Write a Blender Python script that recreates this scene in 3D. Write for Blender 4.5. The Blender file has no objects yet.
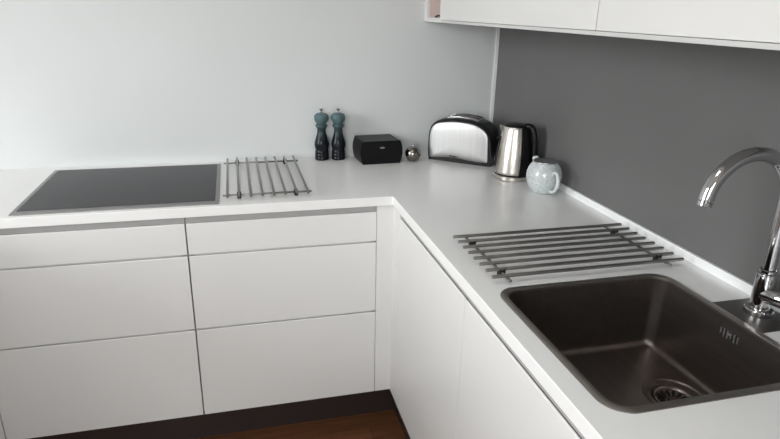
import bpy, bmesh, math, random
from mathutils import Vector, Matrix
random.seed(4)
S = bpy.context.scene
COL = S.collection
Z0 = 0.90                       # top of the worktop above the floor
PI = math.pi

# ------------------------------------------------------------------ materials
def mat(name, col, rough=0.5, metal=0.0, spec=0.5, coat=0.0, var=0.03, scale=40.0, bump=0.0, bscale=None, rvar=0.0):
    m = bpy.data.materials.new(name); m.use_nodes = True
    nt = m.node_tree; b = nt.nodes['Principled BSDF']
    b.inputs['Roughness'].default_value = rough
    b.inputs['Metallic'].default_value = metal
    b.inputs['Specular IOR Level'].default_value = spec
    b.inputs['Coat Weight'].default_value = coat
    b.inputs['Coat Roughness'].default_value = 0.05
    tc = nt.nodes.new('ShaderNodeTexCoord')
    nz = nt.nodes.new('ShaderNodeTexNoise'); nz.inputs['Scale'].default_value = scale; nz.inputs['Detail'].default_value = 3
    nt.links.new(tc.outputs['Object'], nz.inputs['Vector'])
    rp = nt.nodes.new('ShaderNodeValToRGB')
    c0 = [max(0, c*(1-var)) for c in col]; c1 = [min(1, c*(1+var)) for c in col]
    rp.color_ramp.elements[0].color = (*c0, 1); rp.color_ramp.elements[0].position = 0.3
    rp.color_ramp.elements[1].color = (*c1, 1); rp.color_ramp.elements[1].position = 0.7
    nt.links.new(nz.outputs['Fac'], rp.inputs['Fac'])
    nt.links.new(rp.outputs['Color'], b.inputs['Base Color'])
    if rvar:
        mr = nt.nodes.new('ShaderNodeMapRange')
        mr.inputs['To Min'].default_value = rough-rvar; mr.inputs['To Max'].default_value = rough+rvar
        nt.links.new(nz.outputs['Fac'], mr.inputs['Value']); nt.links.new(mr.outputs['Result'], b.inputs['Roughness'])
    if bump:
        n2 = nt.nodes.new('ShaderNodeTexNoise'); n2.inputs['Scale'].default_value = bscale or scale*4
        nt.links.new(tc.outputs['Object'], n2.inputs['Vector'])
        bp = nt.nodes.new('ShaderNodeBump'); bp.inputs['Strength'].default_value = bump; bp.inputs['Distance'].default_value = 0.002
        nt.links.new(n2.outputs['Fac'], bp.inputs['Height']); nt.links.new(bp.outputs['Normal'], b.inputs['Normal'])
    return m

def brushed(name, col, rough, axis_scale, aniso=0.0, var=0.12):
    m = mat(name, col, rough, 1.0, var=var)
    nt = m.node_tree
    tc = [n for n in nt.nodes if n.type == 'TEX_COORD'][0]; nz = [n for n in nt.nodes if n.type == 'TEX_NOISE'][0]
    mp = nt.nodes.new('ShaderNodeMapping'); mp.inputs['Scale'].default_value = axis_scale
    nt.links.new(tc.outputs['Object'], mp.inputs['Vector']); nt.links.new(mp.outputs['Vector'], nz.inputs['Vector'])
    nz.inputs['Scale'].default_value = 1.0
    return m

M = {}
M['lacquer']   = mat('white_lacquer', (0.755,0.752,0.742), 0.38, var=0.01, scale=3)
M['carcass']   = mat('white_board', (0.62,0.62,0.61), 0.5, var=0.01, scale=3)
M['gap']       = mat('grip_channel', (0.40,0.395,0.39), 0.5, var=0.02)
M['wall']      = mat('painted_wall', (0.662,0.681,0.681), 0.42, var=0.012, scale=2.5, bump=0.02, bscale=300)
M['room']      = mat('room_wall_paint', (0.74,0.73,0.72), 0.7, var=0.02, scale=2)
M['ceil']      = mat('ceiling_paint', (0.84,0.84,0.83), 0.8, var=0.01, scale=2)
M['worktop']   = mat('matt_white_worktop', (0.86,0.86,0.85), 0.25, var=0.004, scale=30)
M['upstand']   = mat('white_upstand', (0.88,0.89,0.89), 0.4, var=0.01)
M['grey']      = mat('grey_splashback', (0.140,0.140,0.138), 0.42, var=0.03, scale=5, spec=0.4)
M['plinth']    = mat('dark_brown_plinth', (0.030,0.020,0.018), 0.42, var=0.1, scale=8)
M['glass']     = mat('hob_glass', (0.030,0.028,0.032), 0.18, var=0.05, scale=30, spec=0.08)
M['hobframe']  = brushed('hob_frame_steel', (0.27,0.265,0.26), 0.36, (4,90,4))
M['steel']     = brushed('trivet_steel', (0.27,0.26,0.25), 0.30, (2,200,200))
M['black']     = mat('black_rubber', (0.012,0.012,0.012), 0.55, var=0.1)
M['plastic']   = mat('black_plastic', (0.007,0.007,0.008), 0.30, var=0.1, scale=20, spec=0.25)
M['satin']     = mat('black_satin', (0.008,0.008,0.009), 0.5, var=0.08, scale=20, spec=0.12)
M['satin_top'] = mat('black_leatherette', (0.012,0.012,0.013), 0.46, spec=0.3, var=0.08, scale=60, bump=0.15, bscale=400)
M['chrome']    = mat('chrome', (0.53,0.53,0.54), 0.06, 1.0, var=0.01)
M['ballchrome']= mat('dark_chrome', (0.27,0.25,0.235), 0.14, 1.0, var=0.04)
M['kettle']    = brushed('kettle_steel', (0.66,0.62,0.57), 0.27, (160,160,2))
M['toaster']   = brushed('toaster_steel', (0.50,0.50,0.495), 0.42, (220,220,3), var=0.05)
M['sink']      = brushed('sink_dark_steel', (0.235,0.208,0.192), 0.36, (60,3,60), var=0.08)
M['rim']       = brushed('sink_rim_steel', (0.34,0.315,0.29), 0.34, (60,3,60), var=0.06)
M['ledge']     = brushed('tap_ledge_steel', (0.15,0.14,0.132), 0.36, (60,3,60), var=0.08)
M['grille']    = mat('grille_grey', (0.17,0.165,0.16), 0.3, var=0.05)
M['drain']     = mat('drain_steel', (0.28,0.245,0.225), 0.24, 1.0, var=0.05)
M['hole']      = mat('dark_hole', (0.008,0.007,0.007), 0.7, var=0.1)
M['mark']      = mat('grey_print', (0.03,0.03,0.03), 0.6, var=0.1)
M['badge']     = mat('silver_badge', (0.45,0.45,0.46), 0.35, 1.0, var=0.05)
M['pink_reflection']      = mat('pink_beige_reflection', (0.72,0.59,0.55), 0.5, var=0.06, scale=6)  # reflection of red things inside the niche, put into the colour
M['frame']     = mat('window_frame_paint', (0.75,0.75,0.75), 0.4, var=0.01)

def wood_floor():
    m = bpy.data.materials.new('red_brown_wood_floor'); m.use_nodes = True
    nt = m.node_tree; b = nt.nodes['Principled BSDF']; b.inputs['Roughness'].default_value = 0.42
    tc = nt.nodes.new('ShaderNodeTexCoord')
    mp = nt.nodes.new('ShaderNodeMapping'); mp.inputs['Scale'].default_value = (1.5, 26, 1)
    nz = nt.nodes.new('ShaderNodeTexNoise'); nz.inputs['Scale'].default_value = 2.2; nz.inputs['Detail'].default_value = 6; nz.inputs['Distortion'].default_value = 0.6
    br = nt.nodes.new('ShaderNodeTexBrick'); br.inputs['Scale'].default_value = 1.0
    br.inputs['Brick Width'].default_value = 1.4; br.inputs['Row Height'].default_value = 0.13; br.inputs['Mortar Size'].default_value = 0.0012
    br.inputs['Color1'].default_value = (0.165,0.070,0.030,1); br.inputs['Color2'].default_value = (0.125,0.052,0.023,1); br.inputs['Mortar'].default_value = (0.02,0.008,0.005,1)
    rp = nt.nodes.new('ShaderNodeValToRGB')
    rp.color_ramp.elements[0].position = 0.3; rp.color_ramp.elements[0].color = (0.55,0.5,0.48,1)
    rp.color_ramp.elements[1].position = 0.7; rp.color_ramp.elements[1].color = (1.2,1.15,1.1,1)
    mx = nt.nodes.new('ShaderNodeMix'); mx.data_type = 'RGBA'; mx.blend_type = 'MULTIPLY'; mx.inputs['Factor'].default_value = 1
    L = nt.links.new
    L(tc.outputs['Object'], mp.inputs['Vector']); L(mp.outputs['Vector'], nz.inputs['Vector']); L(tc.outputs['Object'], br.inputs['Vector'])
    L(nz.outputs['Fac'], rp.inputs['Fac']); L(br.outputs['Color'], mx.inputs['A']); L(rp.outputs['Color'], mx.inputs['B'])
    L(mx.outputs['Result'], b.inputs['Base Color'])
    return m
M['floor'] = wood_floor()

def ombre(name, stops, rough=0.20):
    # glazed finish of the mill itself: teal at the head running to black at the foot (object z, metres)
    m = bpy.data.materials.new(name); m.use_nodes = True
    nt = m.node_tree; b = nt.nodes['Principled BSDF']; b.inputs['Roughness'].default_value = rough; b.inputs['Specular IOR Level'].default_value = 0.22
    tc = nt.nodes.new('ShaderNodeTexCoord'); sp = nt.nodes.new('ShaderNodeSeparateXYZ')
    mr = nt.nodes.new('ShaderNodeMapRange'); mr.inputs['From Min'].default_value = 0; mr.inputs['From Max'].default_value = 0.2
    nz = nt.nodes.new('ShaderNodeTexNoise'); nz.inputs['Scale'].default_value = 60
    ad = nt.nodes.new('ShaderNodeMath'); ad.operation = 'MULTIPLY_ADD'; ad.inputs[1].default_value = 0.05; 
    rp = nt.nodes.new('ShaderNodeValToRGB')
    while len(rp.color_ramp.elements) < len(stops): rp.color_ramp.elements.new(0.5)
    for e, (p, c) in zip(rp.color_ramp.elements, stops): e.position = p; e.color = (*c, 1)
    L = nt.links.new
    L(tc.outputs['Object'], sp.inputs['Vector']); L(sp.outputs['Z'], mr.inputs['Value'])
    L(tc.outputs['Object'], nz.inputs['Vector']); L(nz.outputs['Fac'], ad.inputs[0]); L(mr.outputs['Result'], ad.inputs[2])
    L(ad.outputs[0], rp.inputs['Fac']); L(rp.outputs['Color'], b.inputs['Base Color'])
    return m
M['mill'] = ombre('teal_to_black_glaze', [(0.0,(0.008,0.009,0.012)),(0.45,(0.008,0.010,0.014)),(0.64,(0.028,0.046,0.054)),(0.80,(0.078,0.132,0.140)),(1.0,(0.098,0.160,0.168))])

def crackle():
    m = bpy.data.materials.new('pale_speckled_glaze'); m.use_nodes = True
    nt = m.node_tree; b = nt.nodes['Principled BSDF']; b.inputs['Roughness'].default_value = 0.22; b.inputs['Coat Weight'].default_value = 0.3
    tc = nt.nodes.new('ShaderNodeTexCoord')
    vo = nt.nodes.new('ShaderNodeTexVoronoi'); vo.feature = 'DISTANCE_TO_EDGE'; vo.inputs['Scale'].default_value = 190
    nz = nt.nodes.new('ShaderNodeTexNoise'); nz.inputs['Scale'].default_value = 220; nz.inputs['Detail'].default_value = 3
    rp = nt.nodes.new('ShaderNodeValToRGB'); rp.color_ramp.elements[0].color = (0.36,0.385,0.39,1); rp.color_ramp.elements[1].color = (0.68,0.71,0.715,1)
    rp.color_ramp.elements[0].position = 0.0; rp.color_ramp.elements[1].position = 0.10
    r2 = nt.nodes.new('ShaderNodeValToRGB'); r2.color_ramp.elements[0].color = (0.74,0.77,0.78,1); r2.color_ramp.elements[0].position = 0.36
    r2.color_ramp.elements[1].color = (1,1,1,1); r2.color_ramp.elements[1].position = 0.6
    mx = nt.nodes.new('ShaderNodeMix'); mx.data_type = 'RGBA'; mx.blend_type = 'MULTIPLY'; mx.inputs['Factor'].default_value = 1
    L = nt.links.new
    L(tc.outputs['Object'], vo.inputs['Vector']); L(tc.outputs['Object'], nz.inputs['Vector'])
    L(vo.outputs['Distance'], rp.inputs['Fac']); L(nz.outputs['Fac'], r2.inputs['Fac'])
    L(rp.outputs['Color'], mx.inputs['A']); L(r2.outputs['Color'], mx.inputs['B']); L(mx.outputs['Result'], b.inputs['Base Color'])
    return m
M['crackle'] = crackle()
M['glaze'] = mat('pale_glaze', (0.60,0.64,0.65), 0.2, var=0.03, coat=0.3)

# ------------------------------------------------------------------ helpers
def B(): return bmesh.new()

def box(bm, x0, x1, y0, y1, z0, z1):
    g = bmesh.ops.create_cube(bm, size=1.0)
    for v in g['verts']:
        v.co = Vector((x0+(v.co.x+.5)*(x1-x0), y0+(v.co.y+.5)*(y1-y0), z0+(v.co.z+.5)*(z1-z0)))
    return g['verts']

def loft(bm, loops, cap0=True, cap1=True, closed=True):
    rings = [[bm.verts.new(p) for p in L] for L in loops]
    n = len(rings[0])
    for a, b in zip(rings, rings[1:]):
        for i in range(n if closed else n-1):
            j = (i+1) % n
            bm.faces.new((a[i], a[j], b[j], b[i]))
    if cap0: bm.faces.new(rings[0][::-1])
    if cap1: bm.faces.new(rings[-1])
    return rings

def lathe(bm, prof, c=(0,0), n=40, cap0=True, cap1=True):
    loops = [[Vector((c[0]+r*math.cos(2*PI*i/n), c[1]+r*math.sin(2*PI*i/n), z)) for i in range(n)] for r, z in prof]
    loft(bm, loops, cap0, cap1)

def tube(bm, pts, r, n=14, caps=True):
    pts = [Vector(p) for p in pts]
    rs = r if isinstance(r, (list, tuple)) else [r]*len(pts)
    t0 = (pts[1]-pts[0]).normalized()
    up = Vector((0,0,1)) if abs(t0.z) < .9 else Vector((1,0,0))
    u = (up - t0*up.dot(t0)).normalized()
    loops = []
    for i, p in enumerate(pts):
        t = (pts[min(i+1, len(pts)-1)]-pts[max(i-1, 0)]).normalized()
        u = (u - t*u.dot(t)).normalized(); w = t.cross(u)
        loops.append([p + (u*math.cos(2*PI*k/n)+w*math.sin(2*PI*k/n))*rs[i] for k in range(n)])
    loft(bm, loops, caps, caps)

def rrect(x0, x1, y0, y1, r, z, seg=10, side=0):
    out = []
    for cx, cy, a in ((x1-r,y1-r,0),(x0+r,y1-r,PI/2),(x0+r,y0+r,PI),(x1-r,y0+r,1.5*PI)):
        for k in range(seg+1):
            t = a+PI/2*k/seg
            out.append(Vector((cx+r*math.cos(t), cy+r*math.sin(t), z)))
        nx = Vector({0:(x0+r,y1,z), 1:(x0,y0+r,z), 2:(x1-r,y0,z), 3:(x1,y1-r,z)}[round(a/(PI/2))])
        p = out[-1].copy()
        for k in range(1, side+1): out.append(p.lerp(nx, k/(side+1)))
    return out

def spline(pts, n=8, closed=True):
    P = [Vector(p) for p in pts]; N = len(P); out = []
    for i in range(N if closed else N-1):
        if closed: a, b, c, d = P[i-1], P[i], P[(i+1)%N], P[(i+2)%N]
        else: a, b, c, d = P[max(i-1,0)], P[i], P[i+1], P[min(i+2,N-1)]
        for k in range(n):
            t = k/n
            out.append(.5*((2*b)+(c-a)*t+(2*a-5*b+4*c-d)*t*t+(3*b-a-3*c+d)*t**3))
    if not closed: out.append(P[-1])
    return out

def prism(bm, poly, d):                     # planar polygon pushed along the vector d
    d = Vector(d); loft(bm, [[Vector(p) for p in poly], [Vector(p)+d for p in poly]])

def obj(name, bm, m, parent=None, smooth=None, bevel=0.0, seg=2, loc=None, rot=None):
    bmesh.ops.recalc_face_normals(bm, faces=bm.faces[:])
    me = bpy.data.meshes.new(name)
    if smooth is not None:
        for f in bm.faces: f.smooth = True
        lim = math.radians(smooth)
        for e in bm.edges:
            if len(e.link_faces) == 2 and e.calc_face_angle(0) > lim: e.smooth = False
    bm.to_mesh(me); bm.free()
    me.materials.append(m if not isinstance(m, str) else M[m])
    o = bpy.data.objects.new(name, me); COL.objects.link(o)
    if parent: o.parent = parent
    if loc: o.location = loc
    if rot: o.rotation_euler = rot
    if bevel:
        mod = o.modifiers.new('bevel', 'BEVEL'); mod.width = bevel; mod.segments = seg; mod.limit_method = 'ANGLE'; mod.angle_limit = math.radians(35)
    return o

def tag(o, label, cat, group=None):
    o['label'] = label; o['category'] = cat
    if group: o['group'] = group
    return o

def thing(name, label, cat, loc=(0,0,0), rz=0.0, group=None):
    o = bpy.data.objects.new(name, None); COL.objects.link(o)
    o.empty_display_size = 0.05; o.location = loc; o.rotation_euler = (0,0,rz)
    return tag(o, label, cat, group)

def struct(name, bm, m, **k):
    o = obj(name, bm, m, **k); o['kind'] = 'structure'; return o

def copy_thing(src, loc, rz, label):
    r = src.copy(); COL.objects.link(r); r.location = loc; r.rotation_euler = (0,0,rz); r['label'] = label
    for ch in list(src.children):
        c = ch.copy(); COL.objects.link(c); c.parent = r
        for g in list(ch.children):
            d = g.copy(); COL.objects.link(d); d.parent = c
    return r

# ------------------------------------------------------------------ room
XL, YF, ZC = -4.3, -4.6, 2.85
WY, PX = -.050, -.026              # face of the back wall, face of the grey panel          # left wall, wall behind the camera, ceiling
bm = B(); box(bm, XL-.2, .2, YF-.2, .2, -.12, 0); struct('floor', bm, 'floor')
KX0, KX1, KY0, KY1 = -2.0, -1.4, -2.2, -1.6                 # unseen roof light, added to brighten the worktop from above
bm = B()
box(bm, XL-.2, KX0, YF-.2, .2, ZC, ZC+.2); box(bm, KX1, .2, YF-.2, .2, ZC, ZC+.2)
box(bm, KX0, KX1, YF-.2, KY0, ZC, ZC+.2); box(bm, KX0, KX1, KY1, .2, ZC, ZC+.2)
struct('ceiling', bm, 'ceil')
bm = B(); loft(bm, [rrect(KX0+a, KX1-a, KY0+a, KY1-a, .01, z, 3) for a, z in ((.001,ZC+.06),(.001,ZC+.10),(.03,ZC+.10),(.03,ZC+.06),(.001,ZC+.06))], False, False)
bmesh.ops.remove_doubles(bm, verts=bm.verts[:], dist=1e-6); struct('added_roof_light', bm, 'frame')
bm = B(); box(bm, XL-.2, .2, WY, .2, 0, ZC); struct('wall_back', bm, 'wall')
bm = B(); box(bm, PX+.0065, .2, YF-.2, WY, 0, ZC); struct('wall_right', bm, 'room')
FX0, FX1, FZ0, FZ1 = -3.0, -1.5, 1.0, 2.4  # unseen second window, added to lift the ambient light
bm = B()
box(bm, XL-.2, FX0, YF-.2, YF, 0, ZC); box(bm, FX1, PX+.0065, YF-.2, YF, 0, ZC)
box(bm, FX0, FX1, YF-.2, YF, 0, FZ0); box(bm, FX0, FX1, YF-.2, YF, FZ1, ZC)
struct('wall_front', bm, 'room')
WY0, WY1, WZ0, WZ1 = -2.75, -1.1, .9, 2.75
bm = B()
box(bm, XL-.2, XL, YF, WY0, 0, ZC); box(bm, XL-.2, XL, WY1, WY, 0, ZC)
box(bm, XL-.2, XL, WY0, WY1, 0, WZ0); box(bm, XL-.2, XL, WY0, WY1, WZ1, ZC)
struct('wall_left', bm, 'room')
bm = B(); t = .06
for a, b_ in ((WY0, WY0+t), (WY1-t, WY1), ((WY0+WY1)/2-t/2, (WY0+WY1)/2+t/2)): box(bm, XL-.13, XL-.07, a, b_, WZ0, WZ1)
for a, b_ in ((WZ0, WZ0+t), (WZ1-t, WZ1)): box(bm, XL-.13, XL-.07, WY0, WY1, a, b_)
struct('window_1', bm, 'frame', bevel=.004)

bm = B()
for a, b_ in ((FX0, FX0+t), (FX1-t, FX1), ((FX0+FX1)/2-t/2, (FX0+FX1)/2+t/2)): box(bm, a, b_, YF-.13, YF-.07, FZ0, FZ1)
for a, b_ in ((FZ0, FZ0+t), (FZ1-t, FZ1)): box(bm, FX0, FX1, YF-.13, YF-.07, a, b_)
struct('added_window', bm, 'frame', bevel=.004)  # frame of the added window behind the camera

# white corner strip and worktop upstand
bm = B(); box(bm, PX-.0140, PX+.006, WY-.004, WY, Z0+.0003, 1.4395); struct('trim_1', bm, 'upstand')
bm = B(); box(bm, -.034, PX, -3.2, WY-.004, Z0+.0002, Z0+.0232); struct('trim_2', bm, 'upstand', bevel=.001)

# grey splashback between worktop and wall units
bm = B(); box(bm, PX, PX+.006, -3.2, WY-.0042, Z0+.0003, 1.4390)
tag(obj('splashback', bm, 'grey'), 'matt grey splashback panel covering the right-hand wall above the worktop', 'splashback')

# ------------------------------------------------------------------ worktop
D1, D2, TH = 0.637, 0.628, 0.0313
SX0, SX1, SY0, SY1 = -.5851, -.1444, -1.8064, -1.3544      # outer rim of the sink
HX = (SX0+.011, SX1-.011); HY = (SY0+.011, SY1-.011)
bm = B()
def topz(x, y): return Vector((x, y, Z0))
AX0, AX1, AY = -2.57, -1.957, -2.25                            # the left arm of the U, out of the photo
outer = [(AX0,AY),(AX1,AY),(AX1,-D1),(-D2,-D1),(-D2,-3.2),(PX+.006,-3.2),(PX+.006,WY),(AX0,WY)]
ov = [bm.verts.new(topz(*p)) for p in outer]
es = [bm.edges.new((ov[i], ov[(i+1)%8])) for i in range(8)]
hv = [bm.verts.new(p) for p in rrect(HX[0], HX[1], HY[0], HY[1], .04, Z0)]
es += [bm.edges.new((hv[i], hv[(i+1)%len(hv)])) for i in range(len(hv))]
bmesh.ops.triangle_fill(bm, use_beauty=True, use_dissolve=False, edges=es)
r = bmesh.ops.extrude_face_region(bm, geom=bm.faces[:])
for v in r['geom']:
    if isinstance(v, bmesh.types.BMVert): v.co.z -= TH
wt = obj('worktop', bm, 'worktop', bevel=.002)
tag(wt, 'seamless white worktop running along both walls and round the inside corner', 'worktop')

# ------------------------------------------------------------------ base units
ZB = Z0-.7627; Z1g = Z0-.1622; Z2g = Z0-.4276; ZT = Z0-.0555
FT = .019                                                       # front thickness
def carcass(bm, w, dpt):                                        # open box, front at y=0, runs to y=+dpt
    t = .016; top = Z0-TH-.0004
    box(bm, 0, t, .001, dpt, ZB+.002, top); box(bm, w-t, w, .001, dpt, ZB+.002, top)
    box(bm, t, w-t, .001, dpt, ZB+.002, ZB+.002+t); box(bm, t, w-t, dpt-.008, dpt, ZB+.018, top)
    return bm
def legs(par, w, dpt):
    for x in (.06, w-.06):
        for y in (.09, dpt-.06):
            b = B(); lathe(b, [(.02,0),(.02,.008),(.013,.012),(.013,ZB+.0025)], (x,y), 14); obj('leg', b, 'black', par, smooth=40)
def front(bm, x0, x1, z0, z1, lip=True):
    # slab front with the back of its top edge cut away for a finger grip
    if lip: sec = [(-FT, z0), (-FT, z1-.002), (-FT+.002, z1), (-FT+.005, z1), (-.001, z1-.020), (-.001, z0)]
    else:   sec = [(-FT, z0), (-FT, z1), (-.001, z1), (-.001, z0)]
    loft(bm, [[Vector((x0, y, z)) for y, z in sec], [Vector((x1, y, z)) for y, z in sec]])
def drawer_unit(x0, x1, label):
    w = x1-x0
    u = thing('drawer_unit', label, 'drawer unit', (x0, -.6245+FT, 0), 0, 'handleless drawer units under the hob side')
    obj('carcass', carcass(B(), w, .545), 'carcass', u); legs(u, w, .545)
    for z0, z1 in ((Z1g+.004, ZT), (Z2g+.004, Z1g-.003), (ZB, Z2g-.003)):
        b = B(); front(b, .0016, w-.0016, z0, z1); obj('drawer', b, 'lacquer', u, bevel=.0008)
    b = B(); box(b, .0005, w-.0005, -.0125, .0004, Z0-.0550, Z0-TH-.001); obj('grip_rail', b, 'gap', u)
    for z in (Z1g, Z2g):
        b = B(); box(b, .0165, w-.0165, -.0125, .012, z-.0026, z+.0036); obj('grip_rail', b, 'carcass', u)
    return u
GX = [-2.517, -1.902, -1.288, -.678]
drawer_unit(GX[2]+.0006, GX[3], 'white three-drawer unit under the left trivet, next to the corner post')
drawer_unit(GX[1]+.0006, GX[2]-.0006, 'white three-drawer unit under the hob')

# corner posts: an upright L of two narrow panels closing each inside corner, on a leg behind the plinths
def corner_post(sx, xc, label):
    # sx = +1: the corner by the sink run, -1: its mirror image at the left arm; xc = face on the arm's side
    u = thing('corner_post', label, 'corner post', (xc, -.6245, 0))
    w = .058 if sx > 0 else (AX1-.008-GX[1])*-1-.0014
    b = B(); z = Z0-TH-.0004
    prism(b, [Vector((sx*x, y, ZB)) for x, y in ((-w,0),(0,0),(0,-.0755),(.019,-.0755),(.019,.019),(-w,.019))], (0,0,z-ZB)); obj('panel', b, 'lacquer', u, bevel=.0008)
    b = B(); x0, x1 = sorted((sx*.0192, sx*.085)); box(b, x0, x1, -.02, .095, ZB+.002, ZB+.016)
    lathe(b, [(.02,0),(.02,.008),(.013,.012),(.013,ZB+.003)], (sx*.0705,.0835), 14); obj('leg', b, 'black', u, smooth=40)
corner_post(1, -.620, 'narrow white upright post closing the inside corner between the drawers and the sink-side door')
corner_post(-1, AX1-.008, 'narrow white upright post at the left frame edge, left of the drawers under the hob')

# sink-side units: fronts on x = -.62 facing the window
def door_unit(y0, y1, label, left=False):                       # y0 > y1
    w = y0-y1
    u = thing('base_cabinet', label, 'base cabinet', (AX1-.008-FT, y1, 0) if left else (-.620+FT, y0, 0), PI/2 if left else -PI/2, 'handleless base cabinets along the sink run')
    obj('carcass', carcass(B(), w, .57), 'carcass', u); legs(u, w, .57)
    b = B(); front(b, .0006, w-.0006, ZB, ZT); obj('door', b, 'lacquer', u, bevel=.0008)
    b = B(); box(b, .0005, w-.0005, -.0125, .0004, Z0-.0550, Z0-TH-.001); obj('grip_rail', b, 'gap', u)
door_unit(-.7015, -1.283, 'white base cabinet under the right trivet, with a plain handleless door')
door_unit(-1.2842, -1.884, 'white base cabinet under the sink, door cut by the bottom frame edge')
door_unit(-1.8852, -2.485, 'white base cabinet beyond the sink, past the frame edge')
door_unit(-.7015, -1.45, 'white base cabinet under the left arm of the worktop, nearer the back wall', True)
door_unit(-1.4512, -2.23, 'white base cabinet under the left arm of the worktop, farther from the back wall', True)

bm = B(); box(bm, -1.999, -1.983, AY, -.5705, 0, ZB); tag(obj('plinth', bm, 'plinth', bevel=.001), 'dark brown plinth board under the left arm of the worktop', 'plinth')
bm = B(); box(bm, -1.982, -.586, -.570, -.554, 0, ZB); tag(obj('plinth', bm, 'plinth', bevel=.001), 'dark brown plinth board below the drawer fronts on the wood floor', 'plinth')
bm = B(); box(bm, -.585, -.569, -2.485, -.572, 0, ZB); tag(obj('plinth', bm, 'plinth', bevel=.001), 'dark brown plinth board set back below the sink-side doors', 'plinth')

# ------------------------------------------------------------------ wall units
UX, UZ0, UZ1 = -.3564, 1.4400, 2.14
def wall_unit(y0, y1, label, name='wall_cabinet', cat='wall cabinet', niche=False):
    w = y0-y1
    u = thing(name, label, cat, (UX, y0, UZ0), -PI/2, None if niche else 'white wall cabinets over the sink run')
    d = PX-UX; H = UZ1-UZ0; b = B()
    yb = .019 if not niche else 0.0
    s = .018 if not niche else .034
    s2 = .018
    box(b, 0, w, 0, d, 0, .0090 if not niche else .016); box(b, 0, w, yb, d, H-.016, H)
    if niche:
        box(b, 0, s, 0, d, .016, H-.016); box(b, w-s2, w, 0, d, .016, H-.016)
        box(b, s, w-s2, d-.008, d, .016, H-.016)
        obj('carcass', b, 'lacquer', u, bevel=.0008)
        b = B(); box(b, s, s+.002, .010, d-.009, .017, H-.017); box(b, w-s2-.002, w-s2, .010, d-.009, .017, H-.017)  # thin inner panels carrying the painted pinkish reflection
        box(b, s+.002, w-s2-.002, d-.011, d-.0085, .017, H-.017); obj('lining', b, 'pink_reflection', u)['label'] = 'inner panels coloured with a pinkish reflection'
        b = B(); box(b, s+.003, w-s2-.003, .02, d-.012, .34, .356); obj('shelf', b, 'lacquer', u)
    else:
        box(b, 0, s, .020, d, .0090, H-.016); box(b, w-s, w, .020, d, .0090, H-.016); box(b, s, w-s, d-.008, d, .0090, H-.016)
        obj('carcass', b, 'carcass', u, bevel=.0006)
        b = B(); box(b, .0013, w-.0013, -.001, .0188, .0100, H); obj('door', b, 'lacquer', u, bevel=.0008)
    return u
wall_unit(-.0505, -.2578, 'narrow open-fronted white wall unit with a pinkish reflection coloured into its inside, in the corner at the top', 'open_wall_unit', 'wall unit', True)
wall_unit(-.2582, -1.2690, 'white wall cabinet between the open corner unit and the door gap')
wall_unit(-1.2694, -2.40, 'white wall cabinet at the top right edge of the photo, above the tap')
bm = B(); tube(bm, spline([(-.348,-.168,1.4597),(-.348,-.190,1.4635),(-.348,-.214,1.4645),(-.348,-.230,1.4680),(-.348,-.2340,1.482),(-.348,-.2345,1.50)], 6, False), .0036, 10)
tag(obj('cable', bm, 'black', smooth=60), 'short black cable lying in the open corner wall unit', 'cable')

# ------------------------------------------------------------------ hob
hx0, hx1, hy0, hy1 = -1.7667, -1.1825, -.6179, -.1058
hob = thing('hob', 'dark glass built-in hob with a steel frame, set in the worktop over the drawers', 'hob', ((hx0+hx1)/2, (hy0+hy1)/2, Z0))
w, d = (hx1-hx0)/2, (hy1-hy0)/2
bm = B()
L0 = rrect(-w, w, -d, d, .003, .0002, 3); L1 = rrect(-w, w, -d, d, .003, .0030, 3)
L2 = rrect(-w+.012, w-.012, -d+.030, d-.011, .002, .0030, 3); L3 = rrect(-w+.012, w-.012, -d+.030, d-.011, .002, .0002, 3)
loft(bm, [L0, L1, L2, L3, L0], False, False)
bmesh.ops.remove_doubles(bm, verts=bm.verts[:], dist=1e-6)
obj('frame', bm, 'hobframe', hob)['label'] = 'brushed steel frame'
bm = B(); loft(bm, [rrect(-w+.0122, w-.0122, -d+.0302, d-.0112, .002, z, 3) for z in (.0002, .0034)]); obj('glass_plate', bm, 'glass', hob)

# ------------------------------------------------------------------ trivets
def make_trivet(label, loc, rz):
    t = thing('trivet', label, 'trivet', loc, rz, 'steel bar trivets on the worktop')
    pitch = .2546/7
    for k in range(8):
        y = -.1273+pitch*k
        b = B(); tube(b, [(-.254,y,.018),(-.2525,y,.018),(.2525,y,.018),(.254,y,.018)], [.0036,.0043,.0043,.0036], 12); obj('rod', b, 'steel', t, smooth=50)
    for x in (-.2145, .209):
        b = B(); tube(b, [(x,-.142,.0106),(x,-.1405,.0106),(x,.1405,.0106),(x,.142,.0106)], [.0024,.0034,.0034,.0024], 12); obj('crossbar', b, 'steel', t, smooth=50)
        for k in (1, 6):
            y = -.1273+pitch*k
            b = B(); box(b, x-.0085, x+.0085, y-.0062, y+.0062, .0002, .0150); box(b, x-.0085, x-.0045, y-.0065, y+.0065, .011, .0195); box(b, x+.0045, x+.0085, y-.0065, y+.0065, .011, .0195)
            obj('foot', b, 'black', t, bevel=.0015)['label'] = 'black rubber foot'
    return t
tv = make_trivet('steel bar trivet lying between the corner and the sink', (-.3229, -1.2008, Z0), 0)
copy_thing(tv, (-1.0291, -.3476, Z0), PI/2, 'steel bar trivet lying on the worktop right of the hob')

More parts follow.
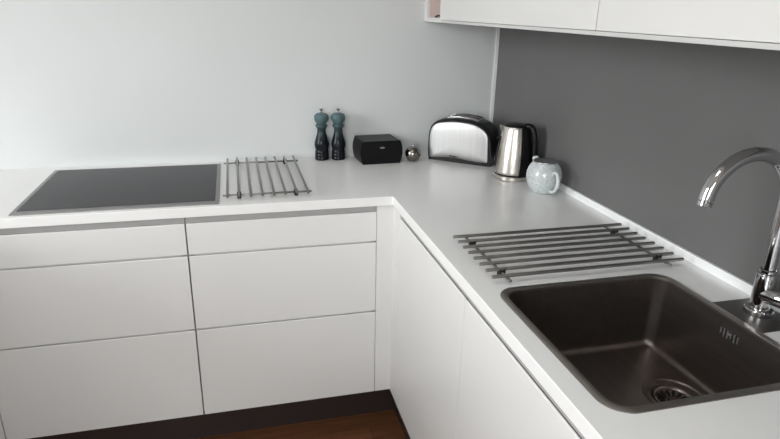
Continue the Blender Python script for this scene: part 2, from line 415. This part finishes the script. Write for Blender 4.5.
# ------------------------------------------------------------------ mills
MP = [(.0255,0),(.0272,.003),(.0274,.010),(.0262,.012),(.0262,.014),(.0274,.017),(.0272,.024),(.0258,.026),(.0258,.0275),(.0268,.030),(.0262,.037),(.0246,.040),(.0246,.042),
      (.0262,.047),(.0278,.056),(.0283,.064),(.0272,.074),(.0245,.085),(.0208,.098),(.0180,.110),(.0166,.120),(.0168,.128),(.0185,.133),(.0222,.137),(.0228,.141),(.0222,.145),(.0190,.148)]
HP = [(.0188,.1482),(.0192,.151),(.0205,.155),(.0245,.160),(.0272,.167),(.0279,.174),(.0268,.182),(.0235,.188),(.0175,.192),(.0080,.1945)]
def make_mill(label, loc):
    t = thing('pepper_mill', label, 'mill', loc, 0, 'teal and black mills by the back wall')
    b = B(); lathe(b, [(r*1.04, z*.975) for r, z in MP], n=40); obj('body', b, 'mill', t, smooth=60)
    b = B(); lathe(b, [(r*1.04, z*.975) for r, z in HP], n=40); obj('head', b, 'mill', t, smooth=60)
    b = B(); lathe(b, [(r_, z_*.975) for r_, z_ in ((.0030,.1945),(.0030,.200),(.0022,.2015),(.0060,.205),(.0072,.2078),(.0062,.210),(.003,.2105))], n=20); obj('knob', b, 'drain', t, smooth=60)
    return t
ml = make_mill('teal-to-black mill on the left, nearer the trivet', (-.784, -.091, Z0+.0004))
copy_thing(ml, (-.717, -.096, Z0+.0004), .9, 'teal-to-black mill on the right, next to the black box')

# ------------------------------------------------------------------ black box
bx = thing('storage_box', 'small black box with barrel-shaped sides and a silver badge, beside the mills', 'box', (-.5655, -.1490, Z0+.0004), .06)
def barrel(hw, bul, h, y, n=10, z0=0.0):
    out = []
    for k in range(n+1):
        s = k/n; out.append(Vector((hw+bul*(1-(2*s-1)**2), y, z0+h*s)))
    return out + [Vector((-p.x, y, p.z)) for p in reversed(out)]
bm = B(); loft(bm, [barrel(.0765,.0095,.0915,y) for y in (-.054,.074)]); obj('body', bm, 'satin_top', bx, bevel=.0015)
bm = B(); loft(bm, [barrel(.0775,.0095,.0920,y) for y in (-.0602,-.0542)]); obj('front_panel', bm, 'satin', bx, bevel=.0015)
bm = B(); loft(bm, [[Vector((.002+a*.0105*math.cos(2*PI*k/24), y, .0655+a*.0036*math.sin(2*PI*k/24))) for k in range(24)] for a, y in ((1,-.0600),(1,-.0612),(.8,-.0616))])
obj('badge', bm, 'badge', bx, smooth=50)['label'] = 'small oval silver badge'

# ------------------------------------------------------------------ steel ball timer
bl = thing('kitchen_timer', 'small round dark chrome ball standing between the black box and the toaster', 'timer', (-.4235, -.176, Z0+.0004))
def ballprof(z0, z1, R=.0325, zc=.0292, n=14):
    return [(math.sqrt(max(0,R*R-(z0+(z1-z0)*k/n-zc)**2)), z0+(z1-z0)*k/n) for k in range(n+1)]
bm = B(); lathe(bm, ballprof(0, .0290)+[(.0312,.0294)], n=40); obj('lower_half', bm, 'ballchrome', bl, smooth=60)
bm = B(); lathe(bm, [(.0312,.0296)]+ballprof(.0302, .0612), n=40); obj('upper_half', bm, 'ballchrome', bl, smooth=60)
bm = B(); lathe(bm, [(.0045,.0608),(.0050,.0635),(.0040,.0655),(.0015,.0662)], n=16); obj('knob', bm, 'chrome', bl, smooth=60)

# ------------------------------------------------------------------ toaster
TR = math.atan2(-.65, .757)
ts = thing('toaster', 'black two-slot toaster with a brushed silver side, standing in the corner', 'toaster', (-.3545, -.156, Z0+.0004), TR)
TP = [(.004,.004),(.000,.030),(.000,.075),(.003,.118),(.016,.148),(.044,.1655),(.100,.1765),(.150,.1765),(.190,.172),(.228,.158),(.254,.132),(.266,.095),(.271,.050),(.272,.012),(.268,.000),(.200,.000),(.120,.000),(.010,.000)]
def tsec(y, s, dz=0):
    cx = .220
    return [Vector((cx+(p.x-cx)*s, y, max(0, p.z*(.985+dz)))) for p in spline([Vector((a,0,c)) for a, c in TP], 6)]
bm = B(); loft(bm, [tsec(.000,.985,-.02), tsec(.005,1,0), tsec(.030,1.0,.016), tsec(.070,.99,.020), tsec(.110,.96,.005), tsec(.134,.915,-.03), tsec(.144,.87,-.07)])
obj('body', bm, 'plastic', ts, smooth=40)
SP = [(.004,.0125),(.0015,.040),(.0005,.076),(.0025,.105),(.010,.130),(.022,.146),(.044,.1565),(.099,.1655),(.145,.1655),(.185,.161),(.215,.150),(.236,.134),(.247,.112),(.2505,.064),(.252,.018),(.250,.0120),(.236,.0100),(.205,.0095),(.170,.0115),(.135,.0145),(.108,.0155),(.080,.0145),(.050,.0115),(.020,.0075),(.008,.0075)]
for y, dy, sc in ((-.0002, -1, .985), (.1442, 1, .80)):            # slightly domed metal sides
    poly = [Vector((.003+p.x*1.018, 0, .003+p.z*.985)) for p in spline([Vector((a,0,c)) for a, c in SP], 5)]
    c = Vector((.130 if sc > .95 else .150, 0, .080)); lp = []
    for f, h in ((1,0),(1,.0018),(.99,.0028),(.94,.0040),(.86,.0052),(.74,.0062),(.58,.0069),(.40,.0073),(.20,.0075)):
        lp.append([Vector((c.x+(p.x-c.x)*f*sc, y+dy*h, c.z+(p.z-c.z)*f*sc-(.010 if sc < .95 else 0))) for p in poly])
    bm = B(); loft(bm, lp); obj('silver_side', bm, 'toaster', ts, smooth=50)['label'] = 'brushed silver side panel'
# faint illegible maker's mark: a row of tiny dashes
bm = B()
for k in range(7):
    x = .099+k*.0047; box(bm, x, x+.0036, -.0076, -.0040, .0245-.0003*k, .0290-.0003*k)
obj('printed_mark', bm, 'mark', ts)
def ttop(x):                                                    # crown height of the shell at mid depth
    pts = [p for p in tsec(.070,.99,.020) if p.z > .1]
    pts.sort(key=lambda p: p.x)
    for a, b in zip(pts, pts[1:]):
        if a.x <= x <= b.x: return a.z+(b.z-a.z)*(x-a.x)/max(1e-6,b.x-a.x)
    return .17
def topstrip(bm, xa, xb, ya, yb, lo, hi, n=12):
    xs = [xa+(xb-xa)*k/n for k in range(n+1)]
    loft(bm, [[Vector((x,ya,ttop(x)+lo)),Vector((x,yb,ttop(x)+lo)),Vector((x,yb,ttop(x)+hi)),Vector((x,ya,ttop(x)+hi))] for x in xs])
bm = B(); topstrip(bm, .064, .200, .028, .112, -.006, .0018); pl = obj('top_plate', bm, 'steel', ts, bevel=.001)
for y in (.050, .090):
    bm = B(); topstrip(bm, .070, .194, y-.014, y+.014, -.002, .0022); obj('slot', bm, 'hole', ts)
    bm = B(); topstrip(bm, .070, .194, y-.016, y-.0138, -.002, .0050); topstrip(bm, .070, .194, y+.0138, y+.016, -.002, .0050); obj('slot_guide', bm, 'chrome', ts)
bm = B(); box(bm, .268, .290, .052, .080, .100, .112); obj('lever', bm, 'plastic', ts, bevel=.003)
bm = B(); tube(bm, [(.262,.070,.040),(.280,.070,.040)], .014, 20); obj('dial', bm, 'plastic', ts, smooth=50)

# ------------------------------------------------------------------ kettle
KX, KY = -.1275, -.484
VD = math.atan2(KY+2.4528, KX+1.1165)                            # direction from which the photo sees it
kt = thing('kettle', 'brushed steel electric kettle with black handle, between the toaster and the teapot', 'kettle', (KX, KY, Z0+.0004), VD-PI/2)
# local frame: +x is the handle side, -y faces the viewer
bm = B(); lathe(bm, [(.0695,0),(.0714,.002),(.0714,.0140),(.0695,.0160)], n=56); obj('power_base', bm, 'kettle', kt, smooth=40)
bm = B(); lathe(bm, [(.0680,.0162),(.0690,.0213)], n=56); obj('base_ring', bm, 'plastic', kt, smooth=40)
KP = [(.0685,.0215),(.0692,.024),(.0686,.032),(.0672,.056),(.0645,.083),(.0610,.110),(.0568,.136),(.0522,.160),(.0475,.182),(.0462,.189),(.0445,.192)]
bm = B(); lathe(bm, KP, n=64); obj('body', bm, 'kettle', kt, smooth=40)
bm = B(); lathe(bm, [(.0450,.1922),(.0445,.1955),(.0410,.1985),(.0280,.2005),(.0120,.2012),(.003,.2014)], n=40); obj('lid', bm, 'plastic', kt, smooth=50)
def kr(z):
    for (r0, a), (r1, b) in zip(KP, KP[1:]):
        if a <= z <= b: return r0+(r1-r0)*(z-a)/(b-a)
    return KP[-1][0]
# black back strip that carries the handle (wraps the right of the body)
bm = B(); zs = [.0225,.03,.056,.083,.110,.136,.160,.182,.189,.1919]
def arc(z, e, a0, a1, n=10): return [Vector(((kr(z)+e)*math.cos(a0+(a1-a0)*k/n), (kr(z)+e)*math.sin(a0+(a1-a0)*k/n), z)) for k in range(n+1)]
a0, a1 = math.radians(-70), math.radians(30)
loft(bm, [arc(z, .0035, a0+.10*(z/.2), a1, 12)+arc(z, .0004, a0+.10*(z/.2), a1, 12)[::-1] for z in zs]); strip = obj('back_strip', bm, 'plastic', kt, smooth=40)
HA = math.radians(-18)
def hp(r, z): return Vector((r*math.cos(HA), r*math.sin(HA), z))
path = spline([hp(.036,.1930),hp(.050,.1945),hp(.061,.187),hp(.0690,.166),hp(.0745,.135),hp(.0775,.095),hp(.0775,.062),hp(.0750,.045),hp(.0680,.038)], 6, False)
bm = B(); rings = []
tang = Vector((-math.sin(HA), math.cos(HA), 0))
for i, p in enumerate(path):
    t = (path[min(i+1,len(path)-1)]-path[max(i-1,0)]).normalized(); nn = t.cross(tang).normalized()
    rings.append([p+tang*.0115*math.cos(2*PI*k/16)+nn*.0115*math.sin(2*PI*k/16) for k in range(16)])
loft(bm, rings); obj('handle', bm, 'plastic', kt, smooth=60)
# water gauge window strip on the far left flank, and the spout lip
bm = B(); g0, g1 = math.radians(188), math.radians(204)
loft(bm, [arc(z, .0012, g0, g1, 5)+arc(z, .0002, g0, g1, 5)[::-1] for z in (.045,.06,.085,.114,.140,.155)]); obj('water_gauge', bm, 'satin', kt, smooth=40)
bm = B(); sa = math.radians(176)
def sp(r, da, z): return Vector((r*math.cos(sa+da), r*math.sin(sa+da), z))
loft(bm, [[sp(.0495,-.36,.164),sp(.051,0,.158),sp(.0495,.36,.164)], [sp(.0455,-.42,.189),sp(.060,0,.1885),sp(.0455,.42,.189)], [sp(.0445,-.40,.1921),sp(.061,0,.1918),sp(.0445,.40,.1921)]]); obj('spout', bm, 'kettle', kt, smooth=50)

# ------------------------------------------------------------------ teapot
TX, TY = -.106, -.681
VT = math.atan2(TY+2.4528, TX+1.1165)
tp = thing('teapot', 'small pale speckled ceramic teapot with a dark steel lid, in front of the kettle', 'teapot', (TX, TY, Z0+.0004), VT-PI/2)
BP = [(.033,0),(.037,.0015),(.0425,.008),(.0500,.020),(.0562,.035),(.0595,.050),(.0600,.060),(.0580,.074),(.0535,.087),(.0475,.097),(.0440,.101),(.0430,.105),(.0415,.106)]
bm = B(); lathe(bm, BP, n=56); obj('body', bm, 'crackle', tp, smooth=50)
bm = B(); lathe(bm, [(.0412,.1062),(.0420,.1078),(.0415,.1095),(.0385,.1102),(.0370,.1095),(.0300,.1105),(.010,.1118),(.004,.112)], n=40); obj('lid', bm, 'badge', tp, smooth=40)['label'] = 'dark steel lid'
ha = math.radians(-60)
def tpnt(r, z): return Vector((r*math.cos(ha), r*math.sin(ha), z))
bm = B(); tube(bm, spline([tpnt(.0540,.074),tpnt(.066,.0835),tpnt(.0800,.084),tpnt(.0905,.072),tpnt(.0930,.054),tpnt(.0860,.035),tpnt(.0720,.0205),tpnt(.0510,.0150)], 6, False), .0058, 14); obj('handle', bm, 'glaze', tp, smooth=60)
sa2 = ha+PI
bm = B(); pth = spline([Vector((r*math.cos(sa2), r*math.sin(sa2), z)) for r, z in ((.044,.074),(.056,.085),(.0640,.095),(.0715,.1065))], 5, False)
tube(bm, pth, [.017-.0065*k/(len(pth)-1) for k in range(len(pth))], 16); obj('spout', bm, 'glaze', tp, smooth=60)

# ------------------------------------------------------------------ sink
sk = thing('sink', 'dark steel square inset sink with a tap ledge, in the worktop on the right', 'sink', ((SX0+SX1)/2, (SY0+SY1)/2, Z0))
w, d = (SX1-SX0)/2, (SY1-SY0)/2
rw = .0165
bm = B()
loft(bm, [rrect(-w,w,-d,d,.050,.0002), rrect(-w,w,-d,d,.050,.0016), rrect(-w+.001,w-.001,-d+.001,d-.001,.049,.0022), rrect(-w+rw-.001,w-rw+.001,-d+rw-.001,d-rw+.001,.0375,.0018),
          rrect(-w+rw,w-rw,-d+rw,d-rw,.0365,.0008), rrect(-w+rw,w-rw,-d+rw,d-rw,.0365,-.004)], False, False)
obj('rim', bm, 'rim', sk, smooth=40)['label'] = 'lighter steel rim'
DCX, DCY = 0.114, 0.006
bm = B(); bw, bd = w-rw, d-rw
lv = []
for off, z, rr in ((0,-.004,.0365),(.0004,-.010,.032),(.0015,-.06,.026),(.003,-.158,.026),(.0050,-.168,.026),(.0075,-.1735,.025),(.0120,-.1768,.023),(.019,-.178,.020)):
    lv.append(rrect(-bw+off,bw-off,-bd+off,bd-off,rr,z,6,14))
n = len(lv[0])
def ringpts(r, z):
    # sample so each vertex follows the bearing of the bowl loop's vertex
    return [Vector((DCX+r*math.cos(a), DCY+r*math.sin(a), z)) for a in angs]
angs = [math.atan2(p.y-DCY, p.x-DCX) for p in lv[-1]]
lv.append(ringpts(.064,-.1790)); lv.append(ringpts(.0615,-.1825)); lv.append(ringpts(.050,-.1845)); lv.append(ringpts(.0475,-.1830)); lv.append(ringpts(.0440,-.1835)); lv.append(ringpts(.040,-.190)); lv.append(ringpts(.039,-.205))
loft(bm, lv, False, True); obj('bowl', bm, 'sink', sk, smooth=35)
bm = B(); lathe(bm, [(.0398,-.1905),(.0415,-.1828),(.0390,-.1815),(.0350,-.1835),(.0335,-.1868),(.0260,-.1895),(.0120,-.1905),(.0100,-.1865),(.0040,-.1860)], (DCX,DCY), 40); dr = obj('drain_strainer', bm, 'drain', sk, smooth=40)
bm = B()
for k in range(14):
    a = 2*PI*k/14; c, s = math.cos(a), math.sin(a)
    q = [Vector((DCX+r*c-h*s, DCY+r*s+h*c, z)) for r, h, z in ((.0150,-.0016,-.1904),(.0318,-.0030,-.1872),(.0318,.0030,-.1872),(.0150,.0016,-.1904))]
    prism(bm, q, (0,0,.0010))
obj('slots', bm, 'hole', dr)
# overflow: a row of upright slots on the wall below the tap
bm = B(); xo = bw-.0012
ov = [(-1.562,.012),(-1.571,.018),(-1.580,.018),(-1.589,.011),(-1.598,.018),(-1.607,.014)]
for y, h in ov:
    yy = y-(SY0+SY1)/2-.003; box(bm, xo-.0008, xo+.0006, yy-.0028, yy+.0028, -.0335-h/2, -.0335+h/2)
obj('overflow_slots', bm, 'hole', sk)
bm = B()
for y, h in ov:
    yy = y-(SY0+SY1)/2-.003; box(bm, xo-.0016, xo+.0004, yy-.0046, yy-.0028, -.0335-h/2, -.0335+h/2)
lathe_pts = [Vector((xo-.0022, -1.5915-(SY0+SY1)/2+.0028*math.cos(2*PI*k/14), -.031+.0028*math.sin(2*PI*k/14))) for k in range(14)]
prism(bm, lathe_pts, (.003,0,0)); obj('overflow_grille', bm, 'grille', sk)
# tap ledge
cx0, cy0 = (SX0+SX1)/2, (SY0+SY1)/2
bm = B(); loft(bm, [rrect(w-.006, -.040-cx0, -1.646-cy0, -1.514-cy0, .003, z, 3) for z in (.0002,.0017)]); obj('tap_ledge', bm, 'ledge', sk, bevel=.0004)

# ------------------------------------------------------------------ tap
tx, ty = -.0845, -1.5755
tpz = thing('kitchen_tap', 'chrome swan-neck kitchen tap standing on the ledge of the sink', 'tap', (tx, ty, Z0+.0019))
bm = B(); lathe(bm, [(.0272,0),(.0278,.002),(.0278,.0100),(.0262,.0122),(.0225,.0132),(.0200,.0135)], n=40); obj('base_ring', bm, 'chrome', tpz, smooth=35)
bm = B(); lathe(bm, [(.0196,.0136),(.0196,.086),(.0188,.0900),(.0160,.0925)], n=40); obj('body', bm, 'chrome', tpz, smooth=35)
R = .0955; zc = .2465
pts = [(0,0,.0926),(0,0,.14),(0,0,.20)]
N = 28
for k in range(N+1):
    a = PI*k/N*.965; pts.append((-R+R*math.cos(a), 0, zc+R*math.sin(a)))
bm = B(); tube(bm, pts, [.0128,.0128,.0132]+[.0138]*(N+1), 24); spo = obj('spout', bm, 'chrome', tpz, smooth=40)
pe = Vector(pts[-1]); te = (pe-Vector(pts[-2])).normalized()
bm = B(); tube(bm, [pe+te*k for k in (.0006,.0016,.0095,.0105)], [.0128,.0139,.0139,.0125], 24); obj('aerator', bm, 'chrome', spo, smooth=35)
bm = B(); lathe(bm, [(.0150,.0926),(.0166,.0940),(.0166,.0985),(.0142,.1000)], n=32, cap0=False, cap1=False); obj('collar', bm, 'chrome', tpz, smooth=35)
ld = Vector((.10,-1,.12)).normalized(); o0 = Vector((0,0,.046))
bm = B(); tube(bm, [o0+ld*s for s in (.004,.050,.051)], [.0186,.0186,.0180], 28); lev = obj('lever_housing', bm, 'chrome', tpz, smooth=40)
bm = B(); tube(bm, [o0+ld*s for s in (.0515,.053,.085,.088)], [.0172,.0187,.0187,.0162], 28); cap = obj('lever', bm, 'chrome', tpz, smooth=40)
bm = B(); tube(bm, [o0+ld*.075+Vector((0,0,.012)), o0+ld*.082+Vector((0,-.01,.055)), o0+ld*.086+Vector((0,-.03,.10))], [.0045,.004,.0038], 14); obj('lever_pin', bm, 'chrome', cap, smooth=50)

# ------------------------------------------------------------------ daylight
W = bpy.data.worlds.new('daylight'); S.world = W; W.use_nodes = True
nt = W.node_tree; bg = nt.nodes['Background']
tc = nt.nodes.new('ShaderNodeTexCoord'); sp_ = nt.nodes.new('ShaderNodeSeparateXYZ'); rp = nt.nodes.new('ShaderNodeValToRGB')
mr = nt.nodes.new('ShaderNodeMapRange'); mr.inputs['From Min'].default_value = -1; mr.inputs['From Max'].default_value = 1
nt.links.new(tc.outputs['Generated'], sp_.inputs['Vector']); nt.links.new(sp_.outputs['Z'], mr.inputs['Value']); nt.links.new(mr.outputs['Result'], rp.inputs['Fac'])
rp.color_ramp.elements[0].position = .47; rp.color_ramp.elements[0].color = (.16,.15,.14,1)
rp.color_ramp.elements[1].position = .53; rp.color_ramp.elements[1].color = (.96,.985,.995,1)
nt.links.new(rp.outputs['Color'], bg.inputs['Color']); bg.inputs['Strength'].default_value = 13.3
def portal(name, loc, rot, sx, sy):
    l = bpy.data.lights.new(name, 'AREA'); l.shape = 'RECTANGLE'; l.size = sx; l.size_y = sy; l.cycles.is_portal = True
    o = bpy.data.objects.new(name, l); COL.objects.link(o); o.location = loc; o.rotation_euler = rot
portal('window_daylight', (XL-.02, (WY0+WY1)/2, (WZ0+WZ1)/2), (0, -PI/2, 0), WZ1-WZ0, WY1-WY0)
portal('added_roof_daylight', ((KX0+KX1)/2, (KY0+KY1)/2, ZC+.03), (0, 0, 0), KX1-KX0, KY1-KY0)  # sky portal in the added roof opening
portal('added_window_daylight', ((FX0+FX1)/2, YF-.02, (FZ0+FZ1)/2), (PI/2, 0, 0), FX1-FX0, FZ1-FZ0)  # sky portal in the added window behind the camera

# ------------------------------------------------------------------ camera
cam = bpy.data.cameras.new('camera'); co = bpy.data.objects.new('camera', cam); COL.objects.link(co)
cam.sensor_width = 36; cam.lens = 594.58/780*36; cam.clip_start = .02
Rr, Uu, Bb = Vector((.968348,-.248763,.020469)), Vector((.064463,.328468,.942313)), Vector((-.241136,-.911167,.334107))
co.matrix_world = Matrix(((Rr.x,Uu.x,Bb.x,-1.1165),(Rr.y,Uu.y,Bb.y,-2.4528),(Rr.z,Uu.z,Bb.z,.585+Z0),(0,0,0,1)))
S.camera = co
S.view_settings.view_transform = 'Standard'; S.view_settings.look = 'None'
S.view_settings.gamma = 1; S.view_settings.use_curve_mapping = False
S.view_settings.exposure = 0.0
try:
    S.cycles.max_bounces = 10; S.cycles.diffuse_bounces = 6; S.cycles.glossy_bounces = 6; S.cycles.use_denoising = True
    S.cycles.caustics_reflective = False; S.cycles.sample_clamp_indirect = 4
except Exception: pass
